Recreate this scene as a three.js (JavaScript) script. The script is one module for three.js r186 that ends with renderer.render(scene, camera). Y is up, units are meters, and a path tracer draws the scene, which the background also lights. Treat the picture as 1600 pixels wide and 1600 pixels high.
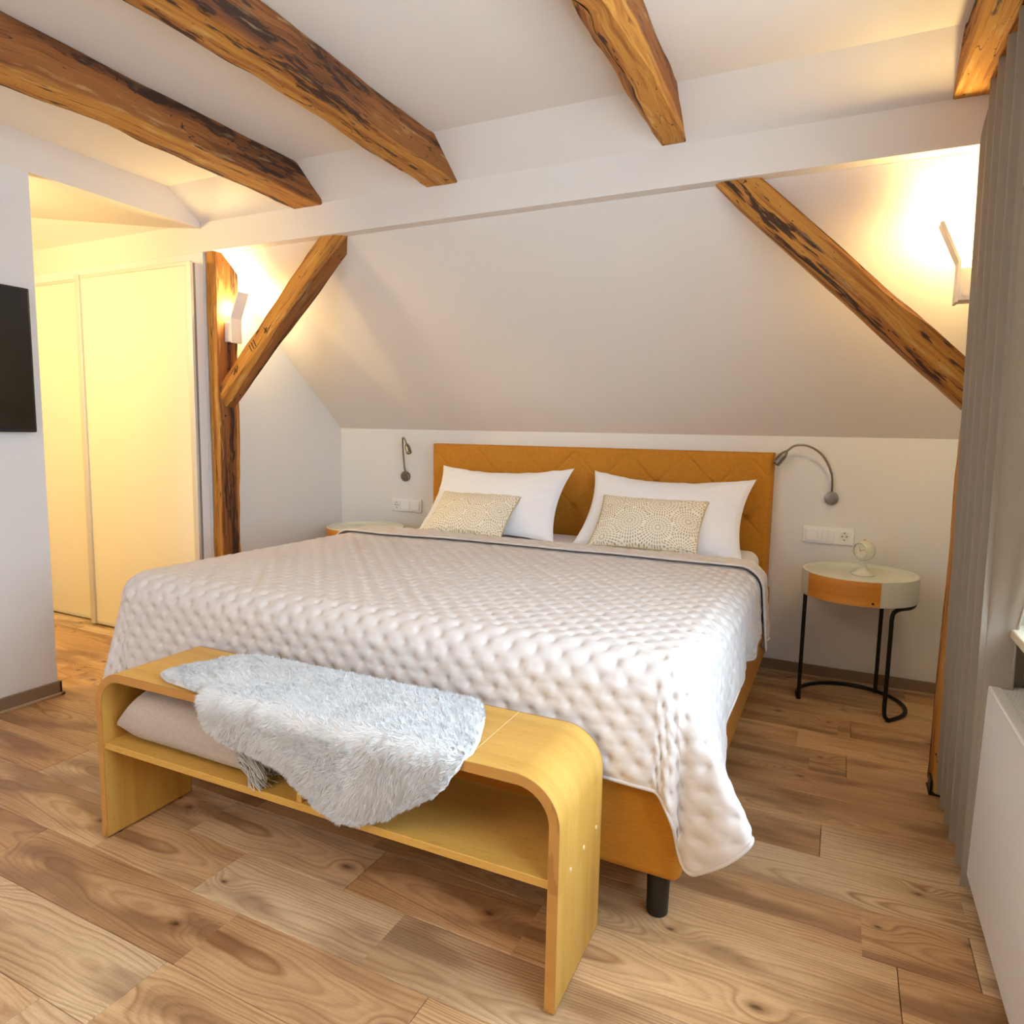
import * as THREE from 'three';
import { RoundedBoxGeometry } from 'three/addons/geometries/RoundedBoxGeometry.js';
import { mergeGeometries, mergeVertices, toCreasedNormals } from 'three/addons/utils/BufferGeometryUtils.js';
import { RectAreaLightUniformsLib } from 'three/addons/lights/RectAreaLightUniformsLib.js';

/* ---------- camera, sky, exposure ---------- */
const scene = new THREE.Scene();
const camera = new THREE.PerspectiveCamera(73.797, 1, 0.02, 60);
camera.position.set(0, 1.15, 3.555);
camera.rotation.set(-0.113403, 0.449232, 0.019966, 'YXZ');
scene.add(camera);
scene.background = new THREE.Color(0.60, 0.79, 1.0);
scene.backgroundIntensity = 14.5;
const renderer = new THREE.WebGLRenderer({ antialias: true });
renderer.toneMapping = THREE.LinearToneMapping;
renderer.toneMappingExposure = 0.88;
renderer.shadowMap.enabled = true;
RectAreaLightUniformsLib.init();
const SCONCE = 2.1, CORRIDOR = 5, CEIL_FILL = 7.5;

/* ---------- helpers ---------- */
function rng(seed) { let a = seed >>> 0; return () => { a = (a + 0x6D2B79F5) | 0; let t = Math.imul(a ^ (a >>> 15), 1 | a); t = (t + Math.imul(t ^ (t >>> 7), 61 | t)) ^ t; return ((t ^ (t >>> 14)) >>> 0) / 4294967296; }; }
function h2(x, y, s) { let h = Math.imul(x | 0, 374761393) + Math.imul(y | 0, 668265263) + Math.imul(s | 0, 1274126177); h = Math.imul(h ^ (h >>> 13), 1274126177); return ((h ^ (h >>> 16)) >>> 0) / 4294967296; }
function n2(x, y, s) {
  const xi = Math.floor(x), yi = Math.floor(y); let fx = x - xi, fy = y - yi;
  fx = fx * fx * (3 - 2 * fx); fy = fy * fy * (3 - 2 * fy);
  const a = h2(xi, yi, s), b = h2(xi + 1, yi, s), c = h2(xi, yi + 1, s), d = h2(xi + 1, yi + 1, s);
  return a + (b - a) * fx + (c - a) * fy + (a - b - c + d) * fx * fy;
}
function fbm(x, y, s, o = 3) { let v = 0, a = 0.5, t = 0; for (let i = 0; i < o; i++) { v += a * n2(x, y, s + i * 17); t += a; x *= 2.03; y *= 2.03; a *= 0.5; } return v / t; }
const clamp = (v, a = 0, b = 1) => Math.max(a, Math.min(b, v));
const ss = (a, b, v) => { const t = clamp((v - a) / (b - a)); return t * t * (3 - 2 * t); };
const lerp = (a, b, t) => a + (b - a) * t;
function interp(xs, ys, x) { if (x <= xs[0]) return ys[0]; for (let i = 1; i < xs.length; i++) if (x <= xs[i]) return lerp(ys[i - 1], ys[i], (x - xs[i - 1]) / (xs[i] - xs[i - 1])); return ys[ys.length - 1]; }

function mk(name, geo, mat, parent = scene) {
  const m = new THREE.Mesh(geo, mat); m.name = name; m.castShadow = m.receiveShadow = true; parent.add(m); return m;
}
function group(name, pos = [0, 0, 0], rotY = 0) { const g = new THREE.Group(); g.name = name; g.position.set(...pos); g.rotation.y = rotY; scene.add(g); return g; }
function tag(o, label, category, grp) { o.userData.label = label; o.userData.category = category; if (grp) o.userData.group = grp; return o; }
function struct(o) { o.userData.kind = 'structure'; return o; }
function box(x0, x1, y0, y1, z0, z1, r = 0) {
  const w = x1 - x0, h = y1 - y0, d = z1 - z0;
  const g = r > 0 ? new RoundedBoxGeometry(w, h, d, 3, Math.min(r, w / 2.01, h / 2.01, d / 2.01)) : new THREE.BoxGeometry(w, h, d);
  g.translate((x0 + x1) / 2, (y0 + y1) / 2, (z0 + z1) / 2); return g;
}
function prismX(poly, x0, x1) {          // poly of [z, y], extruded along x
  const s = new THREE.Shape(poly.map(([z, y]) => new THREE.Vector2(-z, y)));
  const g = new THREE.ExtrudeGeometry(s, { depth: x1 - x0, bevelEnabled: false });
  g.rotateY(Math.PI / 2); g.translate(x0, 0, 0); return g;
}
function prismZ(poly, z0, z1) {          // poly of [x, y], extruded along z
  const s = new THREE.Shape(poly.map(([x, y]) => new THREE.Vector2(x, y)));
  const g = new THREE.ExtrudeGeometry(s, { depth: z1 - z0, bevelEnabled: false }); g.translate(0, 0, z0); return g;
}
function tube(pts, r, seg = 48, rad = 10, closed = false, tension = 0.5) {
  return new THREE.TubeGeometry(new THREE.CatmullRomCurve3(pts.map(p => new THREE.Vector3(...p)), closed, 'centripetal', tension), seg, r, rad, closed);
}
function grid(nu, nv, fn, flip = false) { // fn(u,v)-> [x,y,z] ; uv = fn.uv?
  const P = new Float32Array((nu + 1) * (nv + 1) * 3), U = new Float32Array((nu + 1) * (nv + 1) * 2), I = [];
  for (let j = 0, k = 0; j <= nv; j++) for (let i = 0; i <= nu; i++, k++) { const p = fn(i / nu, j / nv); P[3 * k] = p[0]; P[3 * k + 1] = p[1]; P[3 * k + 2] = p[2]; U[2 * k] = p.length > 3 ? p[3] : i / nu; U[2 * k + 1] = p.length > 3 ? p[4] : j / nv; }
  for (let j = 0; j < nv; j++) for (let i = 0; i < nu; i++) { const a = j * (nu + 1) + i, b = a + 1, c = a + nu + 1, d = c + 1; if (flip) I.push(a, c, b, b, c, d); else I.push(a, b, c, b, d, c); }
  const g = new THREE.BufferGeometry(); g.setAttribute('position', new THREE.BufferAttribute(P, 3)); g.setAttribute('uv', new THREE.BufferAttribute(U, 2)); g.setIndex(I); g.computeVertexNormals(); return g;
}
function tex(w, h, fn, srgb = true) {
  const d = new Uint8Array(w * h * 4);
  for (let y = 0, k = 0; y < h; y++) for (let x = 0; x < w; x++, k += 4) { const c = fn(x, y); d[k] = clamp(c[0], 0, 255); d[k + 1] = clamp(c[1], 0, 255); d[k + 2] = clamp(c[2], 0, 255); d[k + 3] = 255; }
  const t = new THREE.DataTexture(d, w, h); t.wrapS = t.wrapT = THREE.RepeatWrapping; t.magFilter = THREE.LinearFilter; t.minFilter = THREE.LinearFilter;
  if (srgb) t.colorSpace = THREE.SRGBColorSpace; t.needsUpdate = true; return t;
}
const mix3 = (a, b, t) => [lerp(a[0], b[0], t), lerp(a[1], b[1], t), lerp(a[2], b[2], t)];

/* ---------- textures ---------- */
// plain-sawn plank: growth rings cut at a shallow angle give cathedral figures
function plankTexture(seed, w = 1536, h = 224, LU = 1.3, LV = 0.18) {
  const r = rng(seed), v0 = LV * (0.2 + 0.6 * r()), knots = [];
  for (let i = 0; i < 1 + Math.floor(r() * 2); i++) knots.push([r() * LU, LV * (0.15 + 0.7 * r()), 0.004 + 0.006 * r()]);
  const per = 0.0042 + 0.002 * r(), tone = r();
  return tex(w, h, (px, py) => {
    const u = px / w * LU, v = py / h * LV;
    let kd = 9, bend = 0, kn = 0;
    for (const [ku, kv, kr] of knots) {
      const du = (u - ku), dv = v - kv, q = Math.hypot(du * 0.55, dv);
      bend += 0.017 * Math.exp(-(du * du) / 0.006 - dv * dv / 0.0012); kd = Math.min(kd, q / kr);
      kn = Math.max(kn, Math.exp(-(q * q) / (kr * kr * 1.6)));
    }
    const depth = 0.012 + 0.075 * fbm(u * 1.7, seed * 3.1, seed, 2) + 0.012 * fbm(u * 7, v * 14, seed + 5, 2);
    const warp = 0.03 * (fbm(u * 2.2, v * 9, seed + 9, 3) - 0.5);
    let d = Math.hypot((v - v0 + warp) * 0.8, depth) + bend; d += 0.012 * fbm(d * 45, 3.3, seed + 15, 2);
    let ph = d / per; ph -= Math.floor(ph);
    let ring = ph < 0.72 ? Math.pow(ph / 0.72, 2.2) : 1 - (ph - 0.72) / 0.28;
    ring *= (0.25 + 0.75 * h2(Math.floor(d / per), 7, seed + 17)) * (0.4 + 0.6 * fbm(u * 4, v * 24, seed + 21, 3));
    const fib = n2(u * 26, v * 1400, seed + 31), pore = n2(u * 60, v * 2600, seed + 41);
    const blotch = fbm(u * 2.0, v * 7, seed + 51, 3), dark = ss(0.52, 0.78, fbm(u * 3.1, v * 13, seed + 71, 3));
    let c = mix3([230, 198, 156], [160, 119, 78], clamp(ring * 0.95 + fib * 0.28 + (blotch - 0.5) * 1.0 + 0.04));
    c = mix3(c, [122, 88, 62], clamp(dark * 0.5 + kn * 0.75 + (pore > 0.82 ? 0.16 : 0)));
    kd += 0.9 * (fbm(u * 90, v * 160, seed + 91, 2) - 0.5); if (kd < 0.9) c = mix3(c, [70, 46, 30], 0.55 * ss(0.9, 0.2, kd));
    return c;
  });
}
// old hewn spruce: honey-orange, dark weathered streaks, tight grain; shade painted on one side face
function timberTexture(seed, w = 2048, h = 640, LU = 3, LV = 0.6) {
  return tex(w, h, (px, py) => {
    const u = px / w * LU, v = py / h * LV;
    const wv = v + 0.022 * (fbm(u * 2.1, v * 4, seed, 3) - 0.5);
    const depth = 0.015 + 0.06 * fbm(u * 1.6 + 4, wv * 3, seed + 3, 3);
    const vv = ((wv % 0.15) + 0.15) % 0.15 - 0.075;
    const d = Math.hypot(vv, depth) + 0.0012 * fbm(u * 14, v * 120, seed + 5, 2);
    let ph = d / 0.0034; ph -= Math.floor(ph);
    const ring = (ph < 0.7 ? ph / 0.7 : 1 - (ph - 0.7) / 0.3) * (0.3 + 0.7 * fbm(u * 4, v * 20, seed + 7, 2));
    const fib = fbm(u * 22, v * 1100, seed + 11, 2), fine = n2(u * 60, v * 2400, seed + 13);
    const patch = fbm(u * 1.9, v * 15, seed + 21, 4), streak = fbm(u * 5, v * 80, seed + 31, 4), rough = fbm(u * 16, v * 90, seed + 41, 4);
    const fv = py / h, sideShade = Math.max(0, ss(0.46, 0.50, fv + 0.03 * (patch - 0.5)) - ss(0.72, 0.76, fv + 0.03 * (patch - 0.5)));  // darker band paints the shade on one side of each timber
    let c = mix3(mix3([208, 146, 58], [160, 98, 42], sideShade), mix3([156, 92, 28], [104, 58, 22], sideShade), clamp(ring * 0.45 + fib * 0.4 + (patch - 0.5) * 0.7 + (fine - 0.5) * 0.15));
    c = mix3(c, mix3([140, 76, 22], [92, 48, 18], sideShade), 0.65 * ss(0.46, 0.62, patch * 0.5 + streak * 0.5));
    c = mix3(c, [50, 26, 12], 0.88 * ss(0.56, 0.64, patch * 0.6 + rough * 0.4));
    c = mix3(c, [222, 190, 132], 0.45 * ss(0.60, 0.74, fbm(u * 5, v * 30, seed + 91, 4) * 0.6 + rough * 0.4));
    const hole = n2(u * 46, v * 80, seed + 77); if (hole > 0.965) c = mix3(c, [40, 22, 10], 0.8);
    const crack = Math.abs(fbm(u * 1.3, v * 20, seed + 83, 3) - 0.5); if (crack < 0.0035) c = mix3(c, [46, 24, 10], 0.75);
    return c;
  });
}
function veneerTexture(seed, A, B, w = 1024, h = 512, LU = 1.0, LV = 0.35) {
  return tex(w, h, (px, py) => {
    const u = px / w * LU, v = py / h * LV;
    const wv = v + 0.008 * (fbm(u * 2, v * 6, seed, 2) - 0.5);
    const band = fbm(u * 0.5, wv * 90, seed + 4, 3), fib = n2(u * 20, wv * 1600, seed + 8), pore = n2(u * 45, wv * 1100, seed + 12);
    let c = mix3(A, B, clamp((band - 0.25) * 1.1 + (fib - 0.5) * 0.25));
    if (pore > 0.86) c = mix3(c, B, 0.5);
    return c;
  });
}
function clothTexture(seed, base, amp, n = 256) {
  return tex(n, n, (x, y) => { const v = 1 + amp * (0.6 * (h2(x, y, seed) - 0.5) + 0.8 * (n2(x / 9, y / 9, seed + 3) - 0.5) + ((x & 1) ^ (y & 1) ? 0.12 : -0.12)); return [base[0] * v, base[1] * v, base[2] * v]; });
}
// petals radiating from scattered flower centres, printed on the cushions
function petalTexture() {
  const W = 1024, H = 640, r = rng(77), C = [[0.10, 0.28], [0.36, 0.62], [0.64, 0.70], [0.62, 0.22], [0.90, 0.50], [0.86, 0.98], [0.12, 0.90], [0.38, 0.06], [0.99, 0.08]];
  const cv = document.createElement('canvas'); cv.width = W; cv.height = H; const g = cv.getContext('2d');
  g.fillStyle = '#f1e8d6'; g.fillRect(0, 0, W, H);
  g.fillStyle = '#b89f74';
  C.forEach(([cx, cy], ci) => {
    const X = cx * W, Y = cy * H; let n = 11;
    for (let k = 0; k < 12; k++) {
      const R = 26 + k * 31; if (k > 0) n = Math.round(2 * Math.PI * R / (19.5 + k * 1.3));
      for (let i = 0; i < n; i++) {
        const a = (i + (k % 2) * 0.5) / n * 2 * Math.PI + ci, x = X + R * Math.cos(a), y = Y + R * Math.sin(a);
        let best = 1e9, bi = -1; C.forEach(([qx, qy], qi) => { const dd = Math.hypot(qx * W - x, qy * H - y); if (dd < best) { best = dd; bi = qi; } });
        if (bi !== ci || x < -20 || y < -20 || x > W + 20 || y > H + 20) continue;
        g.save(); g.translate(x, y); g.rotate(a); g.globalAlpha = 0.65 + 0.35 * r(); g.beginPath(); g.ellipse(0, 0, 12.5, 4.6 + Math.min(k, 6) * 0.45, 0, 0, 7); g.fill(); g.restore();
      }
    }
  });
  const t = new THREE.CanvasTexture(cv); t.colorSpace = THREE.SRGBColorSpace; t.wrapS = t.wrapT = THREE.RepeatWrapping; return t;
}
const plaster = tex(256, 256, (x, y) => { const v = 128 + 50 * (fbm(x / 5, y / 5, 3, 3) - 0.5) + 14 * (h2(x, y, 4) - 0.5); return [v, v, v]; }, false);
const bumpCloth = tex(256, 256, (x, y) => { const v = 128 + 60 * (h2(x, y, 14) - 0.5) + ((x % 4) < 2 ? 20 : -20) * ((y % 4) < 2 ? 1 : -1); return [v, v, v]; }, false);
function rep(t, a, b) { const c = t.clone(); c.repeat.set(a, b); c.needsUpdate = true; return c; }

/* ---------- materials ---------- */
const S = (o) => new THREE.MeshStandardMaterial(o), Ph = (o) => new THREE.MeshPhysicalMaterial(o);
const M = {
  wall: S({ color: 0xe5e1dc, roughness: 0.92, bumpMap: plaster, bumpScale: 0.0004 }),  // same paint as the ceiling, tinted cooler to carry the cool daylight
  ceiling: S({ color: 0xe8dccf, roughness: 0.94 }),  // same paint as the walls, tinted warmer to carry the warm light
  gap: S({ color: 0x2b1d12, roughness: 1 }),
  base: S({ color: 0x877058, roughness: 0.55 }),
  baseLip: S({ color: 0xb59a78, roughness: 0.5 }),
  mustard: Ph({ map: rep(clothTexture(5, [190, 124, 28], 0.10), 6, 6), roughness: 0.85, sheen: 0.5, sheenRoughness: 0.5, sheenColor: new THREE.Color(0.8, 0.55, 0.25) }),
  black: S({ color: 0x141312, roughness: 0.45 }),
  blackMetal: S({ color: 0x17181a, roughness: 0.4, metalness: 0.4 }),
  steel: S({ color: 0x8c857c, roughness: 0.28, metalness: 1 }),
  steelDark: S({ color: 0x8f887e, roughness: 0.42, metalness: 0.9 }),
  white: S({ color: 0xeeebe6, roughness: 0.45 }),
  whiteMatt: S({ color: 0xe8e4de, roughness: 0.6 }),
  plastic: S({ color: 0xf2efec, roughness: 0.3 }),
  hole: S({ color: 0x201c18, roughness: 0.8 }),
  brass: S({ color: 0xc9a25a, roughness: 0.3, metalness: 1 }),
  sheet: S({ color: 0xf0eef0, roughness: 0.9, bumpMap: rep(bumpCloth, 6, 6), bumpScale: 0.0003 }),
  quilt: Ph({ color: 0xdacfc6, roughness: 0.62, sheen: 0.35, sheenRoughness: 0.4, sheenColor: new THREE.Color(0.8, 0.78, 0.76), side: THREE.DoubleSide }),
  quiltHem: S({ color: 0xd6cbc2, roughness: 0.7 }),
  cushion: S({ map: petalTexture(), roughness: 0.8 }),
  piping: S({ color: 0xc9b184, roughness: 0.7 }),
  fur: S({ color: 0xe9e6e2, roughness: 1 }),
  hair: S({ color: 0xf1efec, roughness: 0.9 }),
  blanket: Ph({ map: rep(clothTexture(9, [188, 172, 156], 0.07), 5, 5), roughness: 0.95, sheen: 0.4, sheenRoughness: 0.6, sheenColor: new THREE.Color(0.6, 0.56, 0.5) }),
  fringe: S({ color: 0xc3bdb4, roughness: 0.9 }),
  curtain: Ph({ map: rep(clothTexture(11, [158, 144, 126], 0.03), 8, 8), roughness: 0.95, side: THREE.DoubleSide, transmission: 0.0 }),
  lacquer: Ph({ color: 0xd6d6c6, roughness: 0.4, clearcoat: 0.15, clearcoatRoughness: 0.3 }),
  ball: Ph({ color: 0xd9dacb, roughness: 0.16, clearcoat: 0.5, clearcoatRoughness: 0.08 }),
  drawer: S({ map: rep(veneerTexture(44, [224, 152, 60], [192, 114, 34]), 1, 1), roughness: 0.5 }),
  glassDoor: Ph({ color: 0xeee4cc, roughness: 0.22, clearcoat: 0.6, clearcoatRoughness: 0.08 }),
  alu: S({ color: 0xd6d0c6, roughness: 0.4, metalness: 0.3 }),
  shadowGap: S({ color: 0x8b867c, roughness: 0.6 }),
  tv: Ph({ color: 0x0a0a0b, roughness: 0.18, clearcoat: 0.3, clearcoatRoughness: 0.1 }),
  rad: S({ color: 0xe9e6e0, roughness: 0.4 }),
  sill: S({ map: rep(clothTexture(31, [214, 198, 168], 0.08), 4, 1), roughness: 0.5 }),
  glass: Ph({ color: 0xffffff, roughness: 0.02, transmission: 1, thickness: 0, ior: 1.45 }),
  bulb: S({ color: 0xffffff, emissive: new THREE.Color(1, 0.8, 0.45), emissiveIntensity: 6 }),
  globe: S({ color: 0xffffff, emissive: new THREE.Color(1, 0.75, 0.4), emissiveIntensity: 3 }),
  lampFace: S({ color: 0xffffff, emissive: new THREE.Color(1, 0.9, 0.75), emissiveIntensity: 3 }),
  clockFace: S({ color: 0xece2c8, roughness: 0.6 }),
  dowel: S({ color: 0xecd4a0, roughness: 0.6 }),
};
const veneer = veneerTexture(61, [218, 170, 82], [194, 140, 56]);
M.oak = S({ map: veneer, roughness: 0.48 });
M.oakEdge = S({ map: rep(veneerTexture(63, [200, 142, 66], [150, 96, 38], 512, 128, 1, 0.02), 1, 1), roughness: 0.6 });
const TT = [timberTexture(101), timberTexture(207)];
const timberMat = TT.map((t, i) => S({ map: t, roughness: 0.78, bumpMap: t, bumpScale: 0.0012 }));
const plankTex = [11, 23, 37, 53, 71].map(s => plankTexture(s));

/* ---------- room shell ---------- */
const XL = -2.967, XR = 0.48, H = 2.285, ZF = 5.2, XC = -4.8;
// roof slope over the bed: y = 1.167 + 0.87 z
struct(mk('wall_back', box(-3.2, 0.75, -0.1, 1.19, -0.16, 0), M.wall));
struct(mk('ceiling_slope', prismX([[-0.14, 1.045], [0, 1.167], [0.99, 2.028], [1.0, 2.25], [-0.14, 1.26]], -3.2, 0.75), M.ceiling));
struct(mk('trim_1', prismX([[0.97, 2.03], [1.045, 2.03], [1.053, 2.166], [1.232, H], [1.25, 2.5], [0.97, 2.5]], XC - 0.1, 0.75), M.ceiling));
struct(mk('ceiling', box(XL, 0.75, H, 2.5, 1.1, ZF + 0.15), M.ceiling));
// corridor side: sloping ceiling whose right face is the header over the opening
struct(mk('ceiling_corridor', prismZ([[XL, 2.14], [XL, 2.5], [XC - 0.1, 2.6], [XC - 0.1, 2.14 + 0.12 * (XL - XC + 0.1)]], 1.055, ZF + 0.15), M.ceiling));
struct(mk('wall_niche', prismX([[0, -0.1], [1.043, -0.1], [1.043, 2.06], [0.99, 2.06], [0, 1.19]], XL - 0.12, XL), M.wall));
struct(mk('wall_wardrobe', box(XC - 0.1, XL - 0.12, 1.955, 2.1, 0.93, 1.043), M.wall));
struct(mk('wall_left', box(XL - 0.125, XL, -0.1, 2.14, 1.855, ZF + 0.15), M.wall));
struct(mk('wall_corridor', box(XC - 0.15, XC, -0.1, 2.6, 0.4, ZF + 0.15), M.wall));
// right wall with window opening
const wr = struct(group('wall_right'));
mk('wall_panel', box(XR, XR + 0.2, -0.1, 2.5, -0.16, 1.62), M.wall, wr);
mk('wall_panel', box(XR, XR + 0.2, -0.1, 2.5, 3.3, ZF + 0.15), M.wall, wr);
mk('wall_panel', box(XR, XR + 0.2, 2.02, 2.5, 1.62, 3.3), M.wall, wr);
mk('wall_panel', box(XR + 0.02, XR + 0.2, -0.1, 0.69, 1.62, 3.3), M.wall, wr);
// unseen wall behind the camera; its window is added for daylight fill
const wf = struct(group('wall_front'));
const W2 = [-2.6, -1.85, 0.85, 2.05];
mk('wall_panel', box(XC - 0.15, W2[0], -0.1, 2.6, ZF, ZF + 0.16), M.wall, wf);
mk('wall_panel', box(W2[1], 0.75, -0.1, 2.6, ZF, ZF + 0.16), M.wall, wf);
mk('wall_panel', box(W2[0], W2[1], -0.1, W2[2], ZF, ZF + 0.16), M.wall, wf);
mk('wall_panel', box(W2[0], W2[1], W2[3], 2.6, ZF, ZF + 0.16), M.wall, wf);
function windowUnit(name, w, h) {      // in local xy, facing z
  const g = struct(group(name)); const f = 0.06;
  mk('window_frame', mergeGeometries([box(-w / 2, w / 2, 0, f, -0.03, 0.03, 0.006), box(-w / 2, w / 2, h - f, h, -0.03, 0.03, 0.006), box(-w / 2, -w / 2 + f, f, h - f, -0.03, 0.03, 0.006), box(w / 2 - f, w / 2, f, h - f, -0.03, 0.03, 0.006), box(-f / 2, f / 2, f, h - f, -0.035, 0.035, 0.006)]), M.white, g);
  for (const s of [-1, 1]) mk('window_pane', box(s > 0 ? f / 2 : -w / 2 + f, s > 0 ? w / 2 - f : -f / 2, f, h - f, -0.003, 0.003), M.glass, g);
  return g;
}
const win1 = windowUnit('window_1', 1.68, 1.32); win1.rotation.y = -Math.PI / 2; win1.position.set(XR + 0.11, 0.70, 2.46);
const addedWin2 = windowUnit('added_window_2', 0.75, 1.2); addedWin2.position.set((W2[0] + W2[1]) / 2, W2[2], ZF + 0.08);  // added window, out of view, lets in fill daylight

/* floor: sub-floor slab and one mesh per plank */
const floor = struct(group('floor'));
mk('subfloor', box(XC - 0.1, 0.75, -0.12, -0.013, -0.1, ZF + 0.1), M.gap, floor);
{
  const PW = 0.179, PL = 1.29, r = rng(5), tints = [0xffffff, 0xf4e8da, 0xead8c6, 0xfff4e4, 0xecdfd0], mats = [];
  for (const t of plankTex) for (const c of tints) mats.push(S({ map: t, color: c, roughness: 0.42, bumpMap: t, bumpScale: 0.0003 }));
  // measured end joints: row index -> x of a joint
  const known = { '-2': 0.10, '-1': -0.6, '-3': -0.75, '-4': -0.5, 0: 0.084, 1: -0.8, 2: -0.42, 3: 0.015, 4: -0.55, 5: -0.95, 6: 0.182, 7: -2.35, 8: -1.396, 9: -0.691, 10: -1.246 };
  const plank = (x0, x1, z0, z1, m) => {
    const e = 0.0007, c = 0.0011, X0 = x0 + e, X1 = x1 - e, Z0 = z0 + e, Z1 = z1 - e, yb = -0.012;
    const V = [[X0 + c, 0, Z0 + c], [X1 - c, 0, Z0 + c], [X1 - c, 0, Z1 - c], [X0 + c, 0, Z1 - c], [X0, -c, Z0], [X1, -c, Z0], [X1, -c, Z1], [X0, -c, Z1], [X0, yb, Z0], [X1, yb, Z0], [X1, yb, Z1], [X0, yb, Z1]];
    const F = [[0, 3, 2, 1], [4, 0, 1, 5], [5, 1, 2, 6], [6, 2, 3, 7], [7, 3, 0, 4], [8, 4, 5, 9], [9, 5, 6, 10], [10, 6, 7, 11], [11, 7, 4, 8], [8, 9, 10, 11]];
    const p = [], uv = [], u0 = r(), fx = r() < 0.5 ? 1 : -1, fz = r() < 0.5 ? 1 : -1;
    for (const f of F) for (const k of [0, 1, 2, 0, 2, 3]) { const v = V[f[k]]; p.push(...v); uv.push(u0 + fx * (v[0] - x0) / 1.3, 0.5 + fz * (v[2] - (z0 + z1) / 2) / 0.181); }
    const g = new THREE.BufferGeometry(); g.setAttribute('position', new THREE.Float32BufferAttribute(p, 3)); g.setAttribute('uv', new THREE.Float32BufferAttribute(uv, 2)); g.computeVertexNormals();
    mk('plank', g, m, floor);
  };
  for (let i = -5; i <= 24; i++) {
    const z0 = 0.858 + i * PW, z1 = z0 + PW; if (z1 < 0.0 || z0 > ZF) continue;
    const j = known[i] !== undefined ? known[i] : -((i * 0.43 + 0.17 * r() + 3) % PL);
    const xl = XC, xr = i < 14 ? 0.6 : 0.48;
    let x = j; while (x > xl) x -= PL;
    for (; x < xr; x += PL) {
      const a = Math.max(x, xl), b = Math.min(x + PL, xr); if (b - a < 0.03) continue;
      plank(a, b, Math.max(z0, 0.0), Math.min(z1, ZF), mats[Math.floor(r() * mats.length)]);
    }
  }
}
/* skirting boards */
function skirt(name, geoA, geoB) { const g = struct(group(name)); mk('board', geoA, M.base, g); mk('lip', geoB, M.baseLip, g); return g; }
skirt('baseboard_back', box(XL, XR, 0.008, 0.062, 0.0, 0.012, 0.003), box(XL, XR, 0, 0.012, 0.0, 0.02, 0.003));
skirt('baseboard_left', mergeGeometries([box(XL, XL + 0.012, 0.008, 0.062, 1.843, ZF, 0.003), box(XL - 0.125, XL + 0.012, 0.008, 0.062, 1.843, 1.855, 0.003)]), mergeGeometries([box(XL, XL + 0.02, 0, 0.012, 1.835, ZF, 0.003), box(XL - 0.125, XL + 0.02, 0, 0.012, 1.835, 1.855, 0.003)]));
skirt('baseboard_niche', box(XL, XL + 0.012, 0.008, 0.062, 0.02, 0.89, 0.003), box(XL, XL + 0.02, 0, 0.012, 0.02, 0.89, 0.003));

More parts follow.
